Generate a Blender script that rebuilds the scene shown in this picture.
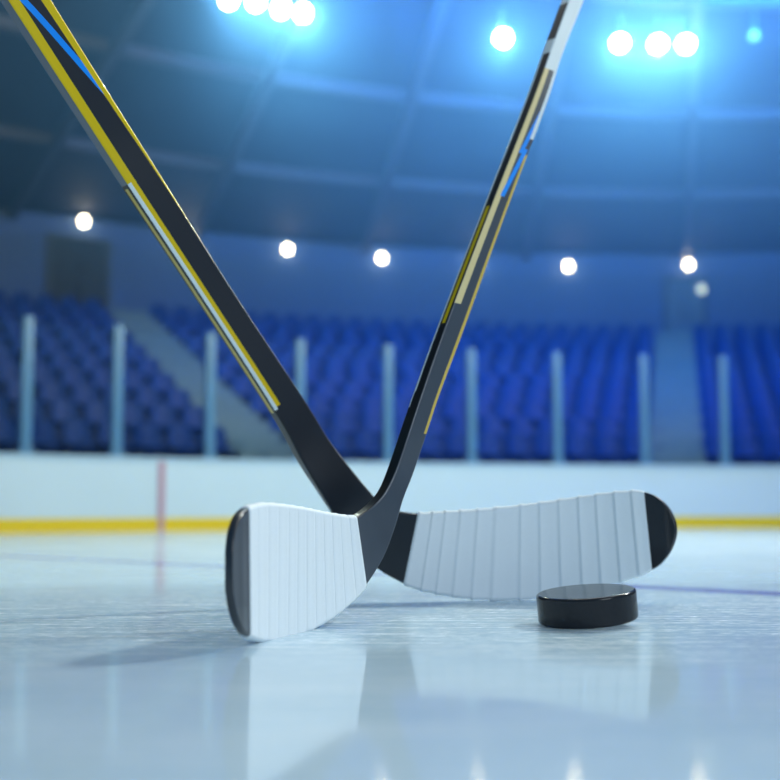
import bpy, bmesh, math, random
from mathutils import Vector, Matrix
random.seed(7)
for o in list(bpy.data.objects):
    bpy.data.objects.remove(o)
SC = bpy.context.scene
COL = SC.collection
V = Vector

# ------------------------------------------------------------------ camera
F = 1050.0            # focal length in pixels of the 780 px frame
PITCH = math.radians(4.0)
SHIFT = 119.0 - F * math.tan(PITCH)
CAM_H = 0.088
cd = bpy.data.cameras.new('camera')
cam = bpy.data.objects.new('camera', cd)
COL.objects.link(cam)
cam.location = (0, 0, CAM_H)
cam.rotation_euler = (math.pi / 2 + PITCH, 0, 0)
cd.sensor_width = 36.0
cd.lens = F / 780.0 * 36.0
cd.shift_y = SHIFT / 780.0
cd.clip_start = 0.02
cd.clip_end = 60
cd.dof.use_dof = True
cd.dof.focus_distance = 0.82
cd.dof.aperture_fstop = 4.5
SC.camera = cam

# ------------------------------------------------------------------ world, lights, exposure
SC.view_settings.view_transform = 'Standard'
SC.view_settings.look = 'None'
SC.view_settings.gamma = 1.0
SC.view_settings.use_curve_mapping = False
SC.view_settings.exposure = 0.0
w = bpy.data.worlds.new('arena_air')
SC.world = w
w.use_nodes = True
bg = w.node_tree.nodes['Background']
bg.inputs['Color'].default_value = (0.12, 0.45, 0.80, 1)
bg.inputs['Strength'].default_value = 0.30
SC.cycles.use_denoising = True
SC.cycles.max_bounces = 8
SC.cycles.volume_bounces = 0
SC.cycles.transparent_max_bounces = 16
SC.cycles.sample_clamp_indirect = 4.0


def aim(o, target):
    o.rotation_euler = (V(target) - o.location).to_track_quat('-Z', 'Y').to_euler()


def area(name, loc, target, size, power, color, size_y=None):
    d = bpy.data.lights.new(name, 'AREA')
    d.energy = power
    d.color = color
    d.size = size
    if size_y:
        d.shape = 'RECTANGLE'
        d.size_y = size_y
    o = bpy.data.objects.new(name, d)
    COL.objects.link(o)
    o.location = loc
    aim(o, target)
    return o


area('flood_bank_light_right', (2.3, 2.6, 2.45), (0, 0.8, 0), 0.32, 98, (0.88, 0.96, 1.0))
area('fill_light_behind', (2.0, -1.9, 2.0), (0, 0.9, 0), 1.5, 64, (0.88, 0.96, 1.0))  # unseen fill added behind the camera to brighten the blade faces
area('fill_light_over_boards', (0.6, 2.6, 2.5), (0.3, 3.0, 0.0), 2.4, 56, (0.90, 0.97, 1.0), 0.8)  # unseen fill added overhead to lift the boards and far ice

area('added_blue_wash', (1.3, 4.5, 2.42), (1.1, 8.0, 2.45), 3.0, 230, (0.012, 0.20, 1.0), 0.5)  # unseen blue source added above the view to colour haze and wall


# ------------------------------------------------------------------ helpers
def at(x, y, Y):
    """World point whose picture position is (x, y) at world depth Y."""
    u = (x - 390.0) / F
    v = (390.0 + SHIFT - y) / F
    cp, sp = math.cos(PITCH), math.sin(PITCH)
    d = V((u, cp - v * sp, sp + v * cp))
    return V((0, 0, CAM_H)) + d * (Y / d.y)


def link(name, me, mat, parent=None):
    o = bpy.data.objects.new(name, me)
    COL.objects.link(o)
    if mat is not None and not me.materials:
        for m in (mat if isinstance(mat, (list, tuple)) else [mat]):
            me.materials.append(m)
    if parent is not None:
        o.parent = parent
        o.matrix_parent_inverse = Matrix.Identity(4)
    return o


def build(name, bm, mat, parent=None, smooth=None):
    me = bpy.data.meshes.new(name)
    bmesh.ops.recalc_face_normals(bm, faces=bm.faces)
    bm.to_mesh(me)
    bm.free()
    if smooth is not None:
        for p in me.polygons:
            p.use_smooth = True
        me.set_sharp_from_angle(angle=math.radians(smooth))
    return link(name, me, mat, parent)


def tag(o, label, cat, group=None):
    o['label'] = label
    o['category'] = cat
    if group:
        o['group'] = group
    return o


def struct(o, label=None, cat=None):
    o['kind'] = 'structure'
    if label:
        o['label'] = label
    if cat:
        o['category'] = cat
    return o


def empty(name, loc=(0, 0, 0)):
    o = bpy.data.objects.new(name, None)
    o.empty_display_size = 0.02
    COL.objects.link(o)
    o.location = loc
    return o


def box(bm, mat4, sx, sy, sz, bevel=0.0):
    r = bmesh.ops.create_cube(bm, size=1.0, matrix=mat4 @ Matrix.Diagonal((sx, sy, sz, 1)))
    if bevel:
        es = list({e for v in r['verts'] for e in v.link_edges})
        bmesh.ops.bevel(bm, geom=es, offset=bevel, segments=2, affect='EDGES', profile=0.5)


def cyl(bm, mat4, r1, r2, h, seg=24):
    bmesh.ops.create_cone(bm, cap_ends=True, segments=seg, radius1=r1, radius2=r2, depth=h, matrix=mat4)


# ---- materials
def mat(name, color, rough=0.5, spec=0.5, metal=0.0, emit=None, estr=0.0, coat=0.0):
    m = bpy.data.materials.new(name)
    m.use_nodes = True
    b = m.node_tree.nodes['Principled BSDF']
    b.inputs['Base Color'].default_value = (*color, 1)
    b.inputs['Roughness'].default_value = rough
    b.inputs['Specular IOR Level'].default_value = spec
    b.inputs['Metallic'].default_value = metal
    b.inputs['Coat Weight'].default_value = coat
    b.inputs['Coat Roughness'].default_value = 0.08
    if emit:
        b.inputs['Emission Color'].default_value = (*emit, 1)
        b.inputs['Emission Strength'].default_value = estr
    return m


class N:
    """Small node-graph helper."""
    def __init__(self, m):
        self.t = m.node_tree
        self.b = self.t.nodes['Principled BSDF']

    def new(self, kind, **kw):
        n = self.t.nodes.new(kind)
        for k, v in kw.items():
            setattr(n, k, v)
        return n

    def put(self, sock, v):
        if hasattr(v, 'is_linked') or isinstance(v, bpy.types.NodeSocket):
            self.t.links.new(v, sock)
        else:
            sock.default_value = v

    def math(self, op, a, b=None, clamp=False):
        n = self.new('ShaderNodeMath', operation=op, use_clamp=clamp)
        self.put(n.inputs[0], a)
        if b is not None:
            self.put(n.inputs[1], b)
        return n.outputs[0]

    def band(self, x, lo, hi):
        return self.math('MULTIPLY', self.math('GREATER_THAN', x, lo), self.math('LESS_THAN', x, hi))

    def mix(self, fac, a, b):
        n = self.new('ShaderNodeMix', data_type='RGBA')
        self.put(n.inputs[0], fac)
        self.put(n.inputs[6], a)
        self.put(n.inputs[7], b)
        return n.outputs[2]


def speckle(m, scale, amount, bump=0.0, stretch=(1, 1, 1)):
    """Slight procedural tone variation and grain on a plain material."""
    g = N(m)
    tc = g.new('ShaderNodeTexCoord')
    mp = g.new('ShaderNodeMapping')
    mp.inputs['Scale'].default_value = stretch
    g.put(mp.inputs[0], tc.outputs['Object'])
    nz = g.new('ShaderNodeTexNoise')
    nz.inputs['Scale'].default_value = scale
    nz.inputs['Detail'].default_value = 4
    g.put(nz.inputs['Vector'], mp.outputs[0])
    c = g.b.inputs['Base Color'].default_value[:]
    lo = tuple(x * (1 - amount) for x in c[:3]) + (1,)
    hi = tuple(min(1, x * (1 + amount)) for x in c[:3]) + (1,)
    g.put(g.b.inputs['Base Color'], g.mix(nz.outputs[0], lo, hi))
    if bump:
        bp = g.new('ShaderNodeBump')
        bp.inputs['Strength'].default_value = bump
        bp.inputs['Distance'].default_value = 0.001
        g.put(bp.inputs['Height'], nz.outputs[0])
        g.put(g.b.inputs['Normal'], bp.outputs[0])
    return m


# ------------------------------------------------------------------ ice floor
BC = V((2.0, -0.95, 0))      # centre of the curve the boards, rows and back wall follow
R_BOARD = 5.9
AISLE_C = V((0.69, 1.85, 0))  # the point the stairways fan out from


def ring(r, phi, z=0.0):
    return V((BC.x + r * math.sin(phi), BC.y + r * math.cos(phi), z))


def phi_of_px(x, r):
    """Angle at which the circle of radius r is crossed by the sight line through picture column x."""
    k = (x - 390.0) / F
    a = 1 + k * k
    b = 2 * (-k * BC.x - BC.y)
    c = BC.x ** 2 + BC.y ** 2 - r * r
    Y = (-b + math.sqrt(b * b - 4 * a * c)) / (2 * a)
    return math.atan2(k * Y - BC.x, Y - BC.y)


ice = mat('ice', (0.52, 0.68, 0.76), 0.09, 0.5)
g = N(ice)
g.b.inputs['IOR'].default_value = 1.31
tc = g.new('ShaderNodeTexCoord')
sep = g.new('ShaderNodeSeparateXYZ')
g.put(sep.inputs[0], tc.outputs['Object'])
X, Yc = sep.outputs[0], sep.outputs[1]
# painted line frozen under the surface:  0.78 X + Y = 1.419
d = g.math('ABSOLUTE', g.math('SUBTRACT', g.math('ADD', g.math('MULTIPLY', X, 0.78), Yc), 1.419))
line = g.math('SUBTRACT', 1.0, g.math('DIVIDE', g.math('SUBTRACT', d, 0.033), 0.010), True)


def noise(scale, stretch, detail=5, rough=0.6, rot=0.0):
    mp = g.new('ShaderNodeMapping')
    mp.inputs['Scale'].default_value = stretch
    mp.inputs['Rotation'].default_value = (0, 0, rot)
    g.put(mp.inputs[0], tc.outputs['Object'])
    nz = g.new('ShaderNodeTexNoise')
    nz.inputs['Scale'].default_value = scale
    nz.inputs['Detail'].default_value = detail
    nz.inputs['Roughness'].default_value = rough
    g.put(nz.inputs['Vector'], mp.outputs[0])
    return nz.outputs[0]


fine = noise(90, (1.0, 3.2, 1), 6, 0.7, 0.12)
streak = noise(26, (0.35, 6.0, 1), 5, 0.65, -0.10)
cloud = noise(5.0, (0.8, 1.8, 1), 5, 0.6)
edge = noise(9.0, (0.6, 1.0, 1), 3, 0.5)
# a worn strip, scraped dull by skates, running across the ice under the sticks
yy = g.math('ADD', Yc, g.math('MULTIPLY', g.math('SUBTRACT', edge, 0.5), 0.26))
r1 = g.math('DIVIDE', g.math('SUBTRACT', yy, 0.58), 0.14, True)
r2 = g.math('SUBTRACT', 1.0, g.math('DIVIDE', g.math('SUBTRACT', yy, 1.00), 0.30, True), True)
worn = g.math('MULTIPLY', r1, r2)
scr = g.math('MULTIPLY', g.math('SUBTRACT', g.math('ADD', g.math('MULTIPLY', fine, 0.6), g.math('MULTIPLY', streak, 0.6)), 0.58), 7.0)
scr = g.math('MULTIPLY', scr, g.math('ADD', g.math('MULTIPLY', worn, 0.75), 0.25))
scr = g.math('ADD', scr, 0.0, True)
basec = g.mix(cloud, (0.36, 0.54, 0.69, 1), (0.66, 0.78, 0.86, 1))
basec = g.mix(g.math('MULTIPLY', worn, 0.75), basec, (0.36, 0.52, 0.64, 1))
basec = g.mix(g.math('MULTIPLY', scr, 0.9), basec, (0.86, 0.93, 0.97, 1))
basec = g.mix(g.math('MULTIPLY', line, 0.85), basec, (0.16, 0.17, 0.50, 1))
g.put(g.b.inputs['Base Color'], basec)
rg = g.math('ADD', g.math('MULTIPLY', cloud, 0.14), g.math('MULTIPLY', worn, 0.10))
rg = g.math('ADD', rg, g.math('MULTIPLY', scr, 0.12))
far = g.math('SUBTRACT', Yc, 1.3, True)
rg = g.math('ADD', rg, g.math('MULTIPLY', far, 0.09))
g.put(g.b.inputs['Roughness'], rg)
bp = g.new('ShaderNodeBump')
bp.inputs['Strength'].default_value = 0.16
bp.inputs['Distance'].default_value = 0.0008
g.put(bp.inputs['Height'], g.math('MULTIPLY', fine, g.math('ADD', g.math('MULTIPLY', worn, 0.95), 0.05)))
g.put(g.b.inputs['Normal'], bp.outputs[0])

bm = bmesh.new()
bmesh.ops.create_grid(bm, x_segments=8, y_segments=8, size=1.0,
                      matrix=Matrix.Translation((1.0, 2.4, 0)) @ Matrix.Diagonal((9, 6.4, 1, 1)))
struct(build('floor', bm, ice), 'pale blue white rink ice with a dark blue painted line', 'ice')

# ------------------------------------------------------------------ back wall, roof
PH0, PH1 = math.radians(-72), math.radians(52)
R_WALL, Z_WALL = 9.05, 2.08
ROOF_S = 0.15


def arc_wall(bm, r0, r1, z0, z1, p0, p1, seg):
    """A curved wall of rectangular section."""
    prev = None
    for i in range(seg + 1):
        p = p0 + (p1 - p0) * i / seg
        q = [bm.verts.new(ring(r, p, z)) for r, z in ((r0, z0), (r1, z0), (r1, z1), (r0, z1))]
        if prev:
            for k in range(4):
                bm.faces.new((prev[k], prev[(k + 1) % 4], q[(k + 1) % 4], q[k]))
        else:
            bm.faces.new(q)
        prev = q
    bm.faces.new(prev)


wallm = speckle(mat('concourse_wall_paint', (0.115, 0.20, 0.42), 0.75), 2.5, 0.10)
bm = bmesh.new()
arc_wall(bm, R_WALL, R_WALL + 0.15, 0, Z_WALL, PH0, PH1, 60)
struct(build('wall_back', bm, wallm, smooth=30), 'curved grey blue wall behind the seats', 'wall')

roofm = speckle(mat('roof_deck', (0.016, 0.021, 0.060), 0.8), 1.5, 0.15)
bm = bmesh.new()
rows = []
for j in range(7):
    r = R_WALL + 0.25 - j * 1.25
    row = []
    for i in range(49):
        p = PH0 + (PH1 - PH0) * i / 48
        row.append(bm.verts.new(ring(r, p, Z_WALL + (R_WALL + 0.25 - r) * ROOF_S)))
    rows.append(row)
for a, b in zip(rows, rows[1:]):
    for i in range(48):
        bm.faces.new((a[i], a[i + 1], b[i + 1], b[i]))
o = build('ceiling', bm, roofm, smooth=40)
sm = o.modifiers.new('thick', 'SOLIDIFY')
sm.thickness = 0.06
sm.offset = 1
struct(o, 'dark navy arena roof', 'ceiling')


def roof_z(p):
    r = math.hypot(p.x - BC.x, p.y - BC.y)
    return Z_WALL + (R_WALL + 0.25 - r) * ROOF_S


beamm = speckle(mat('roof_steel', (0.085, 0.09, 0.14), 0.6), 6, 0.10)


def beam_between(name, a, b, wdt, hgt):
    bm = bmesh.new()
    d = b - a
    q = d.to_track_quat('X', 'Z').to_matrix().to_4x4()
    box(bm, Matrix.Translation((a + b) / 2) @ q, d.length, wdt, hgt)
    return struct(build(name, bm, beamm))


for k in range(13):
    p = math.radians(-62 + 8.0 * k)
    a = ring(R_WALL - 0.02, p)
    d = V((AISLE_C.x, AISLE_C.y, 0)) - a
    d.normalize()
    b = a + d * 4.6
    a.z = roof_z(a) - 0.07
    b.z = roof_z(b) - 0.07
    beam_between('roof_beam', a, b, 0.05, 0.08)
for r in (8.0, 6.95, 5.9):
    bm = bmesh.new()
    z = Z_WALL + (R_WALL + 0.25 - r) * ROOF_S
    arc_wall(bm, r - 0.025, r + 0.025, z - 0.07, z - 0.01, math.radians(-66), math.radians(46), 50)
    struct(build('ring_beam', bm, beamm, smooth=30))

# doors in the back wall
doorm = speckle(mat('dark_doorway', (0.055, 0.068, 0.060), 0.7), 4, 0.2)
framem = mat('door_frame_paint', (0.10, 0.13, 0.15), 0.6)
grayd = speckle(mat('blue_grey_door', (0.17, 0.26, 0.36), 0.7), 4, 0.1)


def door(name, x0, x1, z0, z1, m, label):
    pa, pb = phi_of_px(390 + (x0 - 390) * 1.013, R_WALL), phi_of_px(390 + (x1 - 390) * 1.013, R_WALL)
    pm = (pa + pb) / 2
    wd = (pb - pa) * R_WALL
    c = ring(R_WALL - 0.006, pm, (z0 + z1) / 2)
    M = Matrix.Translation(c) @ Matrix.Rotation(-pm, 4, 'Z')
    root = empty(name, (c.x, c.y, z0))
    root.rotation_euler = (0, 0, -pm)
    L = root.matrix_basis.inverted()
    for s in (-1, 1):
        bm = bmesh.new()
        box(bm, L @ M @ Matrix.Translation((s * wd / 4, 0, 0)), wd / 2 - 0.006, 0.03, z1 - z0 - 0.01, 0.004)
        lf = build('door_leaf', bm, m, root)
        bm = bmesh.new()
        box(bm, L @ M @ Matrix.Translation((s * 0.03, -0.025, -0.02)), 0.012, 0.02, 0.06, 0.003)
        build('door_handle', bm, framem, lf)
    bm = bmesh.new()
    for s in (-1, 1):
        box(bm, L @ M @ Matrix.Translation((s * (wd / 2 + 0.012), 0, 0)), 0.03, 0.05, z1 - z0, 0.004)
    box(bm, L @ M @ Matrix.Translation((0, 0, (z1 - z0) / 2 + 0.012)), wd + 0.054, 0.05, 0.03, 0.004)
    build('door_frame', bm, framem, root)
    struct(root, label, 'door')


door('door_1', 50, 106, 1.38, 1.925, doorm, 'dark doorway above the far left seats')
door('door_2', 666, 702, 1.36, 1.87, grayd, 'faint blue grey door at the top of the right stairs')

# ------------------------------------------------------------------ stands: tiers, stairs, seats
ROWS, R0, DR, Z0, DZ = 10, 6.22, 0.262, 0.30, 0.110
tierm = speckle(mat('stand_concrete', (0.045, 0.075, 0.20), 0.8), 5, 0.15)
bm = bmesh.new()
prev = None
prof = [(R0 - 0.10, 0.0)]
for k in range(ROWS):
    prof += [(R0 - 0.10 + DR * k, Z0 + DZ * k), (R0 - 0.10 + DR * (k + 1), Z0 + DZ * k)]
prof[-1] = (R_WALL - 0.002, Z0 + DZ * (ROWS - 1))
prof += [(R_WALL - 0.002, 0.0)]
for i in range(61):
    p = PH0 + (PH1 - PH0) * i / 60
    q = [bm.verts.new(ring(r, p, z)) for r, z in prof]
    if prev:
        for k in range(len(prof)):
            bm.faces.new((prev[k], prev[(k + 1) % len(prof)], q[(k + 1) % len(prof)], q[k]))
    prev = q
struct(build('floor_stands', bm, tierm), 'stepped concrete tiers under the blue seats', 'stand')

stairm = speckle(mat('stair_concrete', (0.18, 0.27, 0.31), 0.8), 6, 0.10)
AISLES = []
for (xb, xt, wd) in ((272, 118, 0.30), (677, 677, 0.27)):
    a, b = ring(6.1, phi_of_px(xb, 6.1)), ring(8.75, phi_of_px(xt, 8.75))
    AISLES.append((a, (b - a).normalized(), wd))


def aisle_point(i, r):
    P, D, wd = AISLES[i]
    rel = P - BC
    b = rel.dot(D)
    c = rel.dot(rel) - r * r
    return P + D * (-b + math.sqrt(b * b - c))


for i, lab in enumerate(('pale stairway climbing left between two blocks of blue seats',
                         'pale stairway climbing straight to the faint door between seats')):
    P, D, wd = AISLES[i]
    S = V((D.y, -D.x, 0))
    bm = bmesh.new()
    n = ROWS * 2
    for k in range(n):
        ra = R0 - 0.12 + DR * k / 2
        rb = R0 - 0.12 + DR * (k + 1) / 2
        if k == n - 1:
            rb = R_WALL - 0.004
        a, b = aisle_point(i, ra), aisle_point(i, rb)
        zt = Z0 + DZ * (k / 2.0) + 0.04
        c = (a + b) / 2
        M = Matrix.Translation((c.x, c.y, zt - 0.06)) @ Matrix.Rotation(-math.atan2(D.x, D.y), 4, 'Z')
        box(bm, M, wd, (b - a).length, 0.12)
    struct(build('stairs', bm, stairm), lab, 'stairs')

seatm = mat('blue_seat_plastic', (0.006, 0.050, 0.25), 0.45, 0.2)
bm = bmesh.new()
# a moulded seat: tipped pan, curved back with rounded top corners, foot
nx, nz = 6, 6
W2, HB = 0.059, 0.115
grid_f, grid_b = [], []
for j in range(nz + 1):
    t = j / nz
    rf, rb = [], []
    for i in range(nx + 1):
        s = -1 + 2 * i / nx
        half = W2 * (1 - 0.22 * max(0, (t - 0.7) / 0.3) ** 2)
        xx = s * half
        z = 0.045 + t * HB - 0.012 * (t ** 3) * (abs(s) ** 3)
        y = 0.035 + 0.020 * t - 0.012 * s * s
        rf.append(bm.verts.new((xx, y, z)))
        rb.append(bm.verts.new((xx, y + 0.010, z)))
    grid_f.append(rf)
    grid_b.append(rb)
for G_ in (grid_f, grid_b):
    for j in range(nz):
        for i in range(nx):
            bm.faces.new((G_[j][i], G_[j][i + 1], G_[j + 1][i + 1], G_[j + 1][i]))
for j in range(nz):
    for i in (0, nx):
        bm.faces.new((grid_f[j][i], grid_f[j + 1][i], grid_b[j + 1][i], grid_b[j][i]))
for i in range(nx):
    for j in (0, nz):
        bm.faces.new((grid_f[j][i], grid_f[j][i + 1], grid_b[j][i + 1], grid_b[j][i]))
box(bm, Matrix.Translation((0, -0.012, 0.052)) @ Matrix.Rotation(0.10, 4, 'X'), 0.116, 0.105, 0.016, 0.006)
box(bm, Matrix.Translation((0, 0.018, 0.023)), 0.03, 0.03, 0.046, 0.004)
proto = build('stadium_seat', bm, seatm, smooth=40)
ORD = ['first', 'second', 'third', 'fourth', 'fifth', 'sixth', 'seventh', 'eighth', 'ninth', 'tenth', 'eleventh',
       'twelfth', 'thirteenth', 'fourteenth', 'fifteenth', 'sixteenth', 'seventeenth', 'eighteenth', 'nineteenth',
       'twentieth', 'twenty-first', 'twenty-second', 'twenty-third', 'twenty-fourth', 'twenty-fifth', 'twenty-sixth',
       'twenty-seventh', 'twenty-eighth', 'twenty-ninth', 'thirtieth']
PITCH_SEAT = 0.148
seat_n = 0
for k in range(ROWS):
    r = R0 + DR * k
    z = Z0 + DZ * k
    pl = phi_of_px(-45, r)
    pr = phi_of_px(825, r)
    dphi = PITCH_SEAT / r
    lims = []
    for i in (0, 1):
        a = aisle_point(i, r) - BC
        pa = math.atan2(a.x, a.y)
        cs = abs(AISLES[i][1].dot(a.normalized()))
        lims.append((pa, (AISLES[i][2] / 2 / cs + 0.062) / r))
    row_word = ORD[k] if k < ROWS - 1 else 'topmost'
    blocks = (
        ('left', lims[0][0] - lims[0][1], pl, -1, 'leftwards from the left stairs'),
        ('middle', lims[0][0] + lims[0][1], lims[1][0] - lims[1][1], 1, 'rightwards from the left stairs'),
        ('right', lims[1][0] + lims[1][1], pr, 1, 'rightwards from the right stairs'))
    for bname, p0, p1, sgn, phrase in blocks:
        n = int((p1 - p0) * sgn / dphi + 1e-6) + 1
        step = dphi * sgn
        if bname == 'middle' and n > 1:
            step = (p1 - p0) / (n - 1)
        for c in range(n):
            p = p0 + step * c
            s = proto if seat_n == 0 else proto.copy()
            if seat_n:
                COL.objects.link(s)
            s.location = ring(r, p, z)
            s.rotation_euler = (0, 0, -p)
            tag(s, 'blue plastic stadium seat, %s row above the boards, %s %s' % (row_word, ORD[c], phrase),
                'seat', 'blue stadium seats in the stands')
            seat_n += 1
print('SEATS', seat_n)

# ------------------------------------------------------------------ dasher boards, posts and panes
H_B = 0.293
boardm = speckle(mat('white_board_plastic', (0.58, 0.73, 0.82), 0.35), 3, 0.04)
yelm = mat('yellow_kickplate', (0.78, 0.56, 0.012), 0.4)
redm = mat('red_line_paint', (0.48, 0.27, 0.35), 0.45)
capm = mat('board_cap_rail', (0.42, 0.60, 0.74), 0.4)
root = empty('dasher_boards', ring(R_BOARD, math.radians(-12)))
INV = Matrix.Translation(-root.location)
B0, B1 = math.radians(-60), math.radians(40)


def arc_part(name, m, r0, r1, z0, z1, p0=B0, p1=B1, seg=50):
    bm = bmesh.new()
    arc_wall(bm, r0, r1, z0, z1, p0, p1, seg)
    bmesh.ops.transform(bm, matrix=INV, verts=bm.verts)
    return build(name, bm, m, root, smooth=30)


arc_part('board_panel', boardm, R_BOARD, R_BOARD + 0.05, 0.052, H_B - 0.014)
arc_part('kick_plate', yelm, R_BOARD - 0.006, R_BOARD + 0.05, 0.0, 0.052)
arc_part('cap_rail', capm, R_BOARD - 0.008, R_BOARD + 0.06, H_B - 0.014, H_B)
pr_ = phi_of_px(161.5, R_BOARD)
arc_part('red_line', redm, R_BOARD - 0.008, R_BOARD + 0.01, 0.0, H_B - 0.014, pr_ - 0.012 / R_BOARD, pr_ + 0.012 / R_BOARD, 2)
tag(root, 'curved white rink boards with yellow kickplate and one red upright line', 'boards')

postm = speckle(mat('pale_post_paint', (0.085, 0.23, 0.40), 0.4), 8, 0.06)
glassm = bpy.data.materials.new('rink_glass')
glassm.use_nodes = True
t = glassm.node_tree
t.nodes.clear()
out = t.nodes.new('ShaderNodeOutputMaterial')
mx = t.nodes.new('ShaderNodeMixShader')
tr = t.nodes.new('ShaderNodeBsdfTransparent')
gl = t.nodes.new('ShaderNodeBsdfGlossy')
fr = t.nodes.new('ShaderNodeFresnel')
fr.inputs[0].default_value = 1.35
tr.inputs[0].default_value = (0.93, 0.97, 1.0, 1)
gl.inputs['Roughness'].default_value = 0.16
t.links.new(fr.outputs[0], mx.inputs[0])
t.links.new(tr.outputs[0], mx.inputs[1])
t.links.new(gl.outputs[0], mx.inputs[2])
t.links.new(mx.outputs[0], out.inputs[0])

POST_X = [-72, 27.5, 118, 210.5, 300, 388, 471, 556.5, 643, 722.5, 806]
R_POST = R_BOARD + 0.026
Z_POST = 0.815
names = ['', 'leftmost', 'second from left', 'third from left', 'fourth from left', 'middle, fifth from left',
         'fourth from right', 'third from right', 'second from right', 'rightmost', '']
phs = [phi_of_px(x, R_POST) for x in [390 + (q - 390) * 1.0085 for q in POST_X]]
for i, p in enumerate(phs):
    root = empty('glass_post', ring(R_POST, p, H_B))
    root.rotation_euler = (0, 0, -p)
    bm = bmesh.new()
    box(bm, Matrix.Translation((0, 0, (Z_POST - H_B) / 2)), 0.041, 0.034, Z_POST - H_B, 0.008)
    build('upright', bm, postm, root, smooth=40)
    bm = bmesh.new()
    box(bm, Matrix.Translation((0, 0, 0.008)), 0.060, 0.048, 0.016, 0.003)
    build('foot_plate', bm, postm, root, smooth=40)
    where = names[i] + ' of the row' if names[i] else ('beyond the left edge' if i == 0 else 'beyond the right edge')
    tag(root, 'pale blue upright glass post on the boards, %s' % where, 'post', 'glass posts on the boards')
nth = ['before the leftmost post', 'between first and second posts from the left', 'between second and third posts from the left',
       'between third and fourth posts from the left', 'between fourth and fifth posts from the left',
       'between fifth and sixth posts from the left', 'between sixth and seventh posts from the left',
       'between seventh and eighth posts from the left', 'between eighth and ninth posts from the left',
       'past the rightmost post']
for i in range(len(phs) - 1):
    bm = bmesh.new()
    a = 0.0315 / R_POST
    arc_wall(bm, R_POST - 0.003, R_POST + 0.003, H_B + 0.0005, Z_POST - 0.02, phs[i] + a, phs[i + 1] - a, 6)
    o = build('glass_shield', bm, glassm, smooth=30)
    tag(o, 'clear glass shield on the boards %s' % nth[i], 'glass', 'clear glass shields above the boards')

# ------------------------------------------------------------------ lamps
lampm = mat('lamp_lens', (1, 1, 1), 0.4, emit=(0.93, 0.98, 1.0), estr=24.0)
dimm = mat('dim_lamp_lens', (1, 1, 1), 0.4, emit=(0.55, 0.80, 1.0), estr=1.4)
dimm2 = mat('unlit_lens', (0.5, 0.7, 0.8), 0.3, emit=(0.4, 0.75, 1.0), estr=0.25)
floodm = mat('flood_lens', (1, 1, 1), 0.3, emit=(0.88, 0.96, 1.0), estr=40.0)
housm = speckle(mat('lamp_housing', (0.10, 0.12, 0.16), 0.45, metal=0.3), 20, 0.1)


def wall_lamp(x, y, size, m, label):
    p = phi_of_px(390 + (x - 390) * 1.0166, R_WALL - 0.04)
    c = ring(R_WALL, p)
    z = at(x, y, (R_WALL - 0.04) * math.cos(p) + BC.y).z
    root = empty('wall_lamp', (c.x, c.y, z))
    root.rotation_euler = (0, 0, -p)
    bm = bmesh.new()
    cyl(bm, Matrix.Translation((0, -0.012, 0)) @ Matrix.Rotation(math.pi / 2, 4, 'X'), size * 0.45, size * 0.45, 0.028)
    build('lamp_base', bm, housm, root, smooth=40)
    bm = bmesh.new()
    bmesh.ops.create_uvsphere(bm, u_segments=20, v_segments=12, radius=1.0,
                              matrix=Matrix.Translation((0, -0.035, 0)) @ Matrix.Diagonal((size * 0.46, size * 0.35, size * 0.52, 1)))
    build('lamp_globe', bm, m, root, smooth=180)
    tag(root, label, 'lamp', 'round wall lamps')


wall_lamp(84, 221, 0.058, lampm, 'round white wall lamp above the dark doorway')
wall_lamp(186, 236, 0.058, lampm, 'round wall lamp hidden behind the left stick shaft')
wall_lamp(288, 249, 0.058, lampm, 'round white wall lamp just right of the left stick shaft')
wall_lamp(382, 258, 0.058, lampm, 'round white wall lamp between the two shafts, nearer the right shaft')
wall_lamp(475, 263, 0.058, lampm, 'round wall lamp hidden behind the right stick shaft')
wall_lamp(568, 266, 0.058, lampm, 'round white wall lamp right of the right stick shaft')
wall_lamp(688, 264.5, 0.058, lampm, 'rightmost bright round wall lamp, above the faint door')
wall_lamp(700.5, 289, 0.07, dimm, 'small dim wall lamp beside the faint door')


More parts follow.
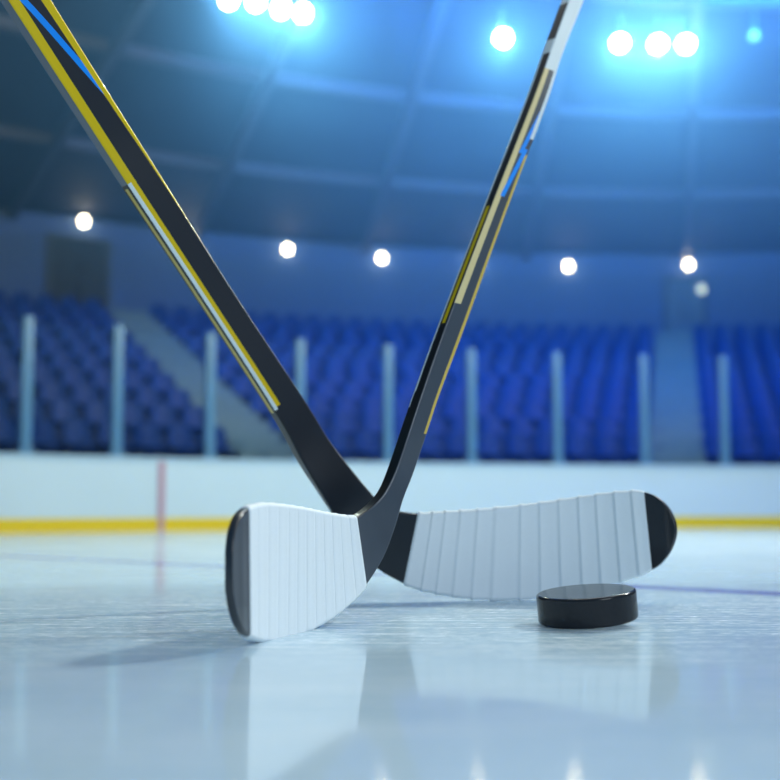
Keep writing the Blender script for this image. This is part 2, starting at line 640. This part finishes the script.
def floodlight(x, y, size, m, label, spot):
    # depth where the sight line meets a level just below the roof
    lo, hi = 3.0, 8.5
    for _ in range(50):
        mid = (lo + hi) / 2
        q = at(x, y, mid)
        if q.z > roof_z(q) - 0.17:
            hi = mid
        else:
            lo = mid
    c = at(x, y, lo)
    root = empty('floodlight', c)
    root.rotation_euler = (V((1.1, 2.6, 0.0) if x < 400 else (0.5, 1.9, 0.0)) - c).to_track_quat('-Z', 'Y').to_euler()
    bm = bmesh.new()
    cyl(bm, Matrix.Translation((0, 0, 0.055)), size * 0.56, size * 0.34, 0.10, 28)
    hs = build('housing', bm, housm, root, smooth=40)
    bm = bmesh.new()
    bmesh.ops.create_uvsphere(bm, u_segments=24, v_segments=12, radius=1.0,
                              matrix=Matrix.Diagonal((size * 0.5, size * 0.5, size * 0.16, 1)))
    build('lens', bm, m, root, smooth=180)
    bm = bmesh.new()
    up = root.rotation_euler.to_matrix().inverted() @ V((0, 0, 1))
    ln = roof_z(c) - c.z + 0.01
    base = V((0, 0, 0.06))
    cyl(bm, Matrix.Translation(base + up * ln / 2) @ up.to_track_quat('Z', 'Y').to_matrix().to_4x4(), 0.012, 0.012, ln, 10)
    build('hanger', bm, housm, root, smooth=40)
    if spot:
        d = bpy.data.lights.new('floodlight_beam', 'SPOT')
        d.energy = spot
        d.color = (0.62, 0.88, 1.0)
        d.spot_size = math.radians(115)
        d.spot_blend = 1.0
        d.shadow_soft_size = size * 0.45
        l = bpy.data.objects.new('floodlight_beam', d)
        COL.objects.link(l)
        l.parent = root
        l.location = (0, 0, -size * 0.9)
    tag(root, label, 'floodlight', 'roof floodlights')
    return c


FL = [
    (229, 0, 'floodlight first in the left row of four, cut by the picture top'),
    (256, 2, 'floodlight second in the left row of four under the roof'),
    (281, 9, 'floodlight third in the left row of four under the roof'),
    (303, 13, 'floodlight last and lowest in the left row of four'),
    (503, 38, 'single round floodlight left of the right shaft'),
    (620, 43, 'floodlight nearest the shaft in the right row of three'),
    (658, 44, 'middle floodlight in the right row of three'),
    (686, 44, 'rightmost bright floodlight in the right row of three')]
FPOS = []
for x, y, lab in FL:
    FPOS.append(floodlight(x, y, 0.072, floodm, lab, 17 if x < 400 else 25))
floodlight(754, 36, 0.05, dimm2, 'small dim floodlight near the right picture edge', 0)

# hazy air under the roof
hz = bpy.data.materials.new('arena_haze')
hz.use_nodes = True
t = hz.node_tree
t.nodes.clear()
out = t.nodes.new('ShaderNodeOutputMaterial')
vs = t.nodes.new('ShaderNodeVolumeScatter')
vs.inputs['Color'].default_value = (0.29, 0.46, 1.0, 1)
vs.inputs['Density'].default_value = 0.085
vs.inputs['Anisotropy'].default_value = 0.82
vs2 = t.nodes.new('ShaderNodeVolumeScatter')
vs2.inputs['Color'].default_value = (0.015, 0.36, 1.0, 1)
vs2.inputs['Density'].default_value = 0.12
vs2.inputs['Anisotropy'].default_value = 0.1
ad = t.nodes.new('ShaderNodeAddShader')
t.links.new(vs.outputs[0], ad.inputs[0])
t.links.new(vs2.outputs[0], ad.inputs[1])
t.links.new(ad.outputs[0], out.inputs['Volume'])
bm = bmesh.new()
prev = None
prof = [(5.975, 0.28), (9.045, 0.28), (9.045, 1.91), (3.0, 2.81), (3.0, 0.90), (5.975, 0.90)]
for i in range(61):
    p = PH0 + (PH1 - PH0) * i / 60
    q = [bm.verts.new(ring(r, p, z)) for r, z in prof]
    if prev:
        for k in range(len(prof)):
            bm.faces.new((prev[k], prev[(k + 1) % len(prof)], q[(k + 1) % len(prof)], q[k]))
    else:
        bm.faces.new(q)
    prev = q
bm.faces.new(list(reversed(prev)))
o = build('haze', bm, hz)
o['kind'] = 'stuff'
tag(o, 'thin blue haze hanging in the air of the arena', 'haze')


# ------------------------------------------------------------------ sticks
def catmull(P, i, t):
    """Value on the smooth curve through the list P (floats or vectors)."""
    p1, p2 = P[i], P[i + 1]
    p0 = P[i - 1] if i > 0 else p1 * 2 - p2
    p3 = P[i + 2] if i + 2 < len(P) else p2 * 2 - p1
    return (p1 * 2 + (p2 - p0) * t + (p0 * 2 - p1 * 5 + p2 * 4 - p3) * (t * t) + (p1 * 3 - p0 - p2 * 3 + p3) * (t ** 3)) * 0.5


KA = 5   # points in each rounded corner


def section(E1, E2, Nv, th, rad, grow=0.0):
    """Rounded-rectangle cross-section: E1-E2 is the face towards us, Nv*th its thickness. Returns points and face coordinate v."""
    Wd = E2 - E1
    w = Wd.length
    Wd = Wd / w
    w += 2 * grow
    c = (E1 + E2) / 2 + Nv * th / 2
    t = th + 2 * grow
    r = min(rad + grow, w * 0.499, t * 0.499)
    pts, vs_ = [], []
    # corners in order: front-E1, front-E2, back-E2, back-E1
    for ci, (sx, sy, a0) in enumerate(((-1, -1, math.pi), (1, -1, 1.5 * math.pi), (1, 1, 0.0), (-1, 1, 0.5 * math.pi))):
        cx, cy = sx * (w / 2 - r), sy * (t / 2 - r)
        for k in range(KA):
            a = a0 + (math.pi / 2) * k / (KA - 1)
            x, y = cx + r * math.cos(a), cy + r * math.sin(a)
            pts.append(c + Wd * x + Nv * y)
            fx, fy = (x + w / 2) / w, (y + t / 2) / t
            half = k / (KA - 1)
            # v: 0-1 front face E1->E2, 1-2 E2 edge, 2-3 back, 3-4 E1 edge
            if ci == 0:
                v = (4 - fy) if half < 0.5 else fx
                if half < 0.5:
                    v = 4 - fy - 4     # -fy : E1 edge next to the front face
            elif ci == 1:
                v = fx if half <= 0.5 else 1 + fy
            elif ci == 2:
                v = 1 + fy if half <= 0.5 else 2 + (1 - fx)
            else:
                v = 2 + (1 - fx) if half <= 0.5 else 3 + (1 - fy)
            vs_.append(v)
    return pts, vs_


def loft(name, mats, secs, parent, us=None, cap=True, origin=V((0, 0, 0))):
    """Skin through cross-sections; UV = (u along, v around)."""
    bm = bmesh.new()
    uvl = bm.loops.layers.uv.new('UVMap')
    vr = []
    for pts, vv in secs:
        vr.append([bm.verts.new(p - origin) for p in pts])
    n = len(secs[0][0])
    for i in range(len(secs) - 1):
        for k in range(n):
            k2 = (k + 1) % n
            f = bm.faces.new((vr[i][k], vr[i][k2], vr[i + 1][k2], vr[i + 1][k]))
            va, vb = secs[i][1][k], secs[i][1][k2]
            if k2 == 0:
                vb = 4.0 + vb
            if va - vb > 1.5:
                va -= 4
            for lp, (uu, v_) in zip(f.loops, ((i, va), (i, vb), (i + 1, vb), (i + 1, va))):
                lp[uvl].uv = (us[uu] if us else uu, v_)
    if cap:
        bm.faces.new(list(reversed(vr[0])))
        bm.faces.new(vr[-1])
    me = bpy.data.meshes.new(name)
    bmesh.ops.recalc_face_normals(bm, faces=bm.faces)
    bm.to_mesh(me)
    bm.free()
    for p in me.polygons:
        p.use_smooth = True
    me.set_sharp_from_angle(angle=math.radians(50))
    o = link(name, me, mats, parent)
    wn = o.modifiers.new('weighted', 'WEIGHTED_NORMAL')
    wn.keep_sharp = True
    return o


def stick(name, st, sub, tape_from, tape_to, tape_edges, split, shaft_mat, blade_mat, tape_mat, ext, label, groove):
    """st: rows (x1,y1,Y1, x2,y2,Y2, thickness, corner radius, u) from the shaft's upper end to the toe."""
    E1 = [at(s[0], s[1], s[2]) for s in st]
    E2 = [at(s[3], s[4], s[5]) for s in st]
    th = [s[6] for s in st]
    rd = [s[7] for s in st]
    uu = [s[8] for s in st]
    A1, A2, T, R_, U, I = [], [], [], [], [], []
    for i in range(len(st) - 1):
        for k in range(sub):
            t = k / sub
            A1.append(catmull(E1, i, t))
            A2.append(catmull(E2, i, t))
            T.append(th[i] + (th[i + 1] - th[i]) * t)
            R_.append(rd[i] + (rd[i + 1] - rd[i]) * t)
            U.append(uu[i] + (uu[i + 1] - uu[i]) * t)
            I.append(i + t)
    A1.append(E1[-1]); A2.append(E2[-1]); T.append(th[-1]); R_.append(rd[-1]); U.append(uu[-1]); I.append(len(st) - 1.0)
    n = len(A1)
    Nn = []
    for i in range(n):
        a, b = max(0, i - 1), min(n - 1, i + 1)
        tg = (A1[b] + A2[b]) - (A1[a] + A2[a])
        nv = tg.cross(A2[i] - A1[i])
        nv.normalize()
        if nv.y < 0:
            nv = -nv
        Nn.append(nv)
    # smooth the normals a little
    for _ in range(6):
        Nn = [Nn[0]] + [(Nn[i - 1] + Nn[i] * 2 + Nn[i + 1]).normalized() for i in range(1, n - 1)] + [Nn[-1]]
    # straight continuation of the shaft beyond the frame
    d = ((A1[0] + A2[0]) - (A1[sub] + A2[sub])).normalized()
    pre = []
    for k in range(8, 0, -1):
        pre.append((A1[0] + d * ext * k / 8, A2[0] + d * ext * k / 8, Nn[0], T[0], R_[0], U[0] + 4.0 * k / 8))
    root = empty(name, (at(*split[1]).x, at(*split[1]).y, 0))
    org = root.location.copy()
    secs, us = [], []
    for a1, a2, nv, t_, r_, u_ in pre:
        secs.append(section(a1, a2, nv, t_, r_))
        us.append(u_)
    isplit = split[0] * sub
    for i in range(isplit + 1):
        secs.append(section(A1[i], A2[i], Nn[i], T[i], R_[i]))
        us.append(U[i])
    loft('shaft', shaft_mat, secs, root, us, origin=org)
    secs = [section(A1[i], A2[i], Nn[i], T[i], R_[i]) for i in range(isplit, n)]
    us = [U[i] for i in range(isplit, n)]
    loft('blade', blade_mat, secs, root, us, origin=org)

    # tape: strips overlapping like shingles, each step at a listed position
    def atI(s):
        s = min(max(s, 0), len(st) - 1 - 1e-6)
        q = s * sub
        i = int(q)
        t = q - i
        i2 = min(i + 1, n - 1)
        return (A1[i].lerp(A1[i2], t), A2[i].lerp(A2[i2], t), Nn[i].lerp(Nn[i2], t).normalized(),
                T[i] + (T[i2] - T[i]) * t, R_[i] + (R_[i2] - R_[i]) * t)
    edges = [tape_from] + list(tape_edges) + [tape_to]
    secs = []
    for a, b in zip(edges, edges[1:]):
        for f, gr in groove:
            secs.append(section(*atI(a + (b - a) * f), grow=gr))
    # rolled-in ends
    secs.insert(0, section(*atI(tape_from), grow=0.0006))
    secs.insert(0, section(*atI(tape_from), grow=-0.0004))
    secs.append(section(*atI(tape_to), grow=0.0006))
    secs.append(section(*atI(tape_to), grow=-0.0004))
    loft('blade_tape', tape_mat, secs, root, [i / 10 for i in range(len(secs))], origin=org)
    # grip tape and butt cap at the far end of the shaft
    a1, a2, nv, t_, r_, u_ = pre[0]
    g1 = section(a1 + d * 0.001, a2 + d * 0.001, nv, t_, r_, grow=0.0012)
    g2 = section(a1 - d * 0.16, a2 - d * 0.16, nv, t_, r_, grow=0.0012)
    loft('grip_tape', tape_mat, [g1, g2], root, [0, 1], origin=org)
    k1 = section(a1 + d * 0.001, a2 + d * 0.001, nv, t_, r_, grow=0.003)
    k2 = section(a1 + d * 0.02, a2 + d * 0.02, nv, t_, r_, grow=0.003)
    k3 = section(a1 + d * 0.024, a2 + d * 0.024, nv, t_, r_, grow=0.0)
    loft('butt_cap', blade_mat, [k1, k2, k3], root, [0, 1, 2], origin=org)
    tag(root, label, 'hockey stick', 'crossed hockey sticks')
    return root


def shaft_material(name, base, marks, rough=0.34, spec=0.5, coat=0.15):
    """marks: (u0, u1, v0, v1, slope, colour): painted band lo<v-slope*(u-u0)<hi between u0 and u1."""
    m = mat(name, base, rough, spec, coat=coat)
    g = N(m)
    uv = g.new('ShaderNodeUVMap')
    uv.uv_map = 'UVMap'
    sp = g.new('ShaderNodeSeparateXYZ')
    g.put(sp.inputs[0], uv.outputs[0])
    u, v = sp.outputs[0], sp.outputs[1]
    v = g.math('SUBTRACT', v, g.math('MULTIPLY', g.math('GREATER_THAN', v, 3.0), 4.0))
    col = (*base, 1)
    for (u0, u1, v0, v1, sl, c) in marks:
        vv = v if sl == 0 else g.math('SUBTRACT', v, g.math('MULTIPLY', g.math('SUBTRACT', u, u0), sl))
        f = g.math('MULTIPLY', g.band(u, u0, u1), g.band(vv, v0, v1))
        col = g.mix(f, col, (*c, 1))
    g.put(g.b.inputs['Base Color'], col)
    return m


YEL = (0.72, 0.50, 0.0)
GOLD = (0.66, 0.47, 0.09)
WHT = (0.72, 0.80, 0.82)
BLK = (0.006, 0.007, 0.010)
BLU = (0.0, 0.27, 0.92)
GRY = (0.10, 0.125, 0.16)
CARB = (0.017, 0.020, 0.028)

carbon = speckle(mat('black_carbon_blade', (0.012, 0.014, 0.020), 0.30, 0.4, coat=0.3), 90, 0.2)
tapem = speckle(mat('white_cloth_tape', (0.79, 0.85, 0.90), 0.62, 0.3), 500, 0.03, 0.06)

# --- stick leaning left: u = (700 - y)/100 of the shaft's outer (left) corner
rawA = []   # face corner left (outer), right silhouette (inner)
LA = [(8, 0), (85, 119), (129, 187), (205, 302), (277.5, 415), (303.5, 463), (331, 508)]
RA = [(52, 0), (126, 119), (169, 187), (238, 298), (304, 398), (342, 459), (373, 494)]


def poly_at_perp(P, dirv, line):
    """Point of the polyline (extended at its ends) straight across from P."""
    best = None
    for (a, b) in zip(line, line[1:]):
        ax, ay = a
        bx, by = b
        den = (bx - ax) * dirv[0] + (by - ay) * dirv[1]
        t = ((P[0] - ax) * dirv[0] + (P[1] - ay) * dirv[1]) / den
        first, last = a == line[0], b == line[-1]
        if (t >= 0 or first) and (t <= 1 or last):
            best = (ax + (bx - ax) * t, ay + (by - ay) * t)
            if 0 <= t <= 1:
                return best
    return best


stA = []
DA = (0.54, 0.84)
for (x, y), YL in zip([(-30, -59)] + LA[:6], [0.775, 0.80, 0.852, 0.88, 0.925, 0.962, 0.975]):
    q = poly_at_perp((x, y), DA, RA)
    stA.append((q[0], q[1], YL + 0.012, x, y, YL, 0.0155, 0.0022, (700 - y) / 100))
# hosel and blade: inner/upper edge, outer/lower edge
stA += [
    (373, 495, 0.992, 331.5, 511, 0.985, 0.0150, 0.0024, 1.90),
    (383, 503, 0.996, 348, 541, 0.992, 0.0135, 0.0024, 1.60),
    (395, 510, 0.998, 375, 567, 0.998, 0.0115, 0.0024, 1.30),
    (418, 513.5, 1.000, 403.5, 583.5, 1.000, 0.0090, 0.0024, 1.00),
    (440, 512.5, 1.002, 430, 592, 1.003, 0.0080, 0.0022, 0.9),
    (480, 510, 1.006, 474, 598.5, 1.010, 0.0072, 0.0022, 0.8),
    (520, 506, 1.008, 519, 599, 1.014, 0.0066, 0.0020, 0.7),
    (560, 500.5, 1.006, 563, 595, 1.012, 0.0062, 0.0020, 0.6),
    (600, 494.5, 1.000, 606, 586, 1.004, 0.0058, 0.0018, 0.5),
    (630, 491.5, 0.992, 638, 576, 0.994, 0.0056, 0.0018, 0.4),
    (644, 492.2, 0.988, 652, 570, 0.989, 0.0055, 0.0018, 0.3),
    (655, 496, 0.984, 661, 564, 0.985, 0.0054, 0.0018, 0.25),
    (664, 503, 0.981, 668, 555, 0.981, 0.0052, 0.0018, 0.2),
    (670, 512, 0.978, 672, 546, 0.978, 0.0050, 0.0018, 0.15),
    (673.5, 521, 0.976, 674, 538, 0.976, 0.0046, 0.0018, 0.1),
    (674.8, 527, 0.975, 674.8, 532, 0.975, 0.0030, 0.0014, 0.0),
]
# face v: 0 = inner (right) edge, 1 = outer (left) corner, 1..2 = the narrow left side
marksA = [
    (5.15, 30, 1.03, 2.2, 0, (0.15, 0.18, 0.23)),   # reflected light on the narrow side, painted in as grey
    (5.80, 7.10, -0.06, 0.105, 0.565, BLU),      # blue slash
    (7.02, 30, 0.60, 0.75, 0, BLU),
    (4.20, 30, -0.60, 0.0, 0.096, YEL),        # yellow along the right edge, running out downwards
    (2.93, 30, 0.74, 0.90, 0, YEL),            # yellow along the left edge
    (5.15, 30, 0.90, 1.03, 0, YEL),
    (2.90, 5.15, 0.88, 1.03, 0, WHT),          # white, black, gold pinstripes lower down
    (2.88, 5.15, 1.03, 1.32, 0, BLK),
    (2.88, 5.12, 1.32, 1.72, 0, GOLD),
    (2.88, 5.12, 1.72, 1.86, 0, BLK),
]
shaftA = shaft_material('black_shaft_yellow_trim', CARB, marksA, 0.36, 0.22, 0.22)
g = N(shaftA)
nA = len(stA)
tA = stA.index(next(s for s in stA if s[0] == 418))
xs = [s[0] for s in stA]


def idx_of_x(st, col, x):
    for i in range(len(st) - 1):
        a, b = st[i][col], st[i + 1][col]
        if i >= 7 and min(a, b) <= x <= max(a, b):
            return i + (x - a) / (b - a)
    return len(st) - 2


mid = [(s[0] + s[3]) / 2 for s in stA]


def idx_mid(st, x, start):
    for i in range(start, len(st) - 1):
        a, b = (st[i][0] + st[i][3]) / 2, (st[i + 1][0] + st[i + 1][3]) / 2
        if min(a, b) <= x <= max(a, b):
            return i + (x - a) / (b - a)


edgesA = [idx_mid(stA, x, tA) for x in (427, 440, 456, 473, 491, 518, 538, 558, 578, 596, 614, 633)]
toeA = next(i for i, s in enumerate(stA) if s[0] == 644)
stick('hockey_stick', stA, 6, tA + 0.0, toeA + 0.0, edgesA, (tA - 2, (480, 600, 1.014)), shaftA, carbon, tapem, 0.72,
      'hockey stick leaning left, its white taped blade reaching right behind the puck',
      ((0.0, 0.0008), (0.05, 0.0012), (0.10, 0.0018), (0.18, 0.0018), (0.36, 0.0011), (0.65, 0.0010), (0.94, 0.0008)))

# --- stick leaning right, blade towards us on the left
LB = [(587, -45, 1.055), (569, 0, 1.035), (551, 50, 1.012), (533, 100, .99), (491, 207, .945), (447.5, 321, .902), (424, 388, .880), (413, 421, .870), (398, 466, .861)]
RB = [(602, -50), (582, 2), (563, 50), (547, 100), (507, 207), (466, 321), (441, 388), (430, 421), (415, 466)]
stB = []
for (x, y, Y1), (x2, y2) in zip(LB, RB):
    stB.append((x, y, Y1, x2, y2 + 5, Y1 + 0.016, 0.0115, 0.0020, (700 - y) / 100))
stB += [
    (387, 489, 0.854, 404, 500, 0.866, 0.0115, 0.0022, 2.05),
    (377, 502, 0.848, 396, 527, 0.862, 0.0110, 0.0022, 1.85),
    (367, 511, 0.841, 384, 558, 0.859, 0.0100, 0.0022, 1.6),
    (356.5, 516.5, 0.832, 366.5, 586.3, 0.845, 0.0088, 0.0022, 1.3),
    (343, 515.5, 0.816, 349, 605, 0.822, 0.0078, 0.0022, 1.1),
    (325, 512.5, 0.792, 328, 621, 0.794, 0.0070, 0.0020, 0.9),
    (305, 508.5, 0.762, 305, 632.5, 0.764, 0.0066, 0.0020, 0.7),
    (285, 505.5, 0.732, 284, 639, 0.735, 0.0064, 0.0020, 0.5),
    (265, 504.2, 0.702, 265, 641, 0.706, 0.0062, 0.0020, 0.35),
    (249, 508, 0.678, 250, 636.5, 0.680, 0.0060, 0.0020, 0.25),
    (243, 513, 0.666, 244, 630, 0.667, 0.0060, 0.0020, 0.2),
    (238, 522, 0.658, 239, 620, 0.658, 0.0058, 0.0020, 0.15),
    (235, 534, 0.652, 235.5, 606, 0.652, 0.0056, 0.0020, 0.1),
    (233, 550, 0.648, 233, 590, 0.648, 0.0052, 0.0020, 0.05),
    (232.5, 566, 0.647, 232.5, 574, 0.647, 0.0040, 0.0016, 0.0),
]
# face v: 0 = left corner, 1 = right edge; -1..0 = the narrow left side
marksB = [
    (2.70, 5.45, 0.80, 1.12, 0, GOLD),            # gold line along the right edge
    (4.00, 6.30, 0.02, 0.34, 0, (0.74, 0.60, 0.30)),
    (5.05, 5.50, 0.26, 0.52, 0.75, BLU),
    (5.45, 5.90, 0.36, 0.62, 0.75, BLU),
    (5.60, 30, 0.72, 1.10, 0, WHT),
    (6.30, 30, 0.02, 1.0, 0, WHT),  # glare on the upper shaft face, painted as solid white
    (3.10, 6.48, -1.02, -0.72, 0, WHT),
    (2.95, 3.10, -1.02, -0.80, 0, WHT),
    (3.78, 4.95, -0.55, -0.22, 0, YEL),
    (6.48, 6.62, -1.0, 0.1, 0, WHT),
    (6.98, 30, -1.0, 0.1, 0, WHT),
]
# narrow side is black on this stick
marksB = [(1.25, 30, -0.92, -0.05, 0, BLK)] + marksB
shaftB = shaft_material('black_shaft_gold_trim', (0.055, 0.066, 0.088), marksB, 0.36)
bladeB = speckle(mat('grey_carbon_blade', (0.022, 0.026, 0.036), 0.34, 0.5, coat=0.3), 90, 0.1)
tB = next(i for i, s in enumerate(stB) if s[0] == 356.5)
toeB = next(i for i, s in enumerate(stB) if s[0] == 249)
edgesB = [idx_mid(stB, x, tB) for x in (352, 342, 333, 324, 315, 306, 297, 288, 278, 268, 258)]
stick('hockey_stick', stB, 6, tB + 0.0, toeB + 0.0, edgesB, (tB, (285, 640, 0.73)), shaftB, bladeB, tapem, 0.74,
      'hockey stick leaning right, its white taped blade coming towards us on the left',
      ((0.0, 0.0006), (0.08, 0.0006), (0.15, 0.0013), (0.22, 0.0014), (0.40, 0.0012), (0.65, 0.0011), (0.96, 0.0011)))

# ------------------------------------------------------------------ puck
puckm = speckle(mat('black_rubber', (0.022, 0.023, 0.028), 0.13, 0.25), 300, 0.15)
PR, PH_ = 0.0376, 0.0222
prof = []
be = 0.0024
for k in range(5):
    a = math.pi / 2 * k / 4
    prof.append((PR - be + be * math.sin(a), be - be * math.cos(a)))
for k in range(5):
    a = math.pi / 2 * k / 4
    prof.append((PR - be + be * math.cos(a), PH_ - be + be * math.sin(a)))
bm = bmesh.new()
SEG = 96
rings = []
for (r, z) in prof:
    rings.append([bm.verts.new((r * math.cos(2 * math.pi * i / SEG), r * math.sin(2 * math.pi * i / SEG), z)) for i in range(SEG)])
for a, b in zip(rings, rings[1:]):
    for i in range(SEG):
        bm.faces.new((a[i], a[(i + 1) % SEG], b[(i + 1) % SEG], b[i]))
bm.faces.new(list(reversed(rings[0])))
bm.faces.new(rings[-1])
puck = build('hockey_puck', bm, puckm, smooth=40)
Rm = Matrix.Rotation(math.radians(-5.0), 4, 'Y') @ Matrix.Rotation(math.radians(3.5), 4, 'X')
low = min((Rm @ v.co).z for v in puck.data.vertices)
c = at(588.2, 622, 0.805)
puck.rotation_euler = Rm.to_euler()
puck.location = (c.x, 0.805, -low + 0.0001)
wn = puck.modifiers.new('weighted', 'WEIGHTED_NORMAL')
wn.keep_sharp = True
tag(puck, 'black rubber puck resting slightly tilted on the ice', 'puck')
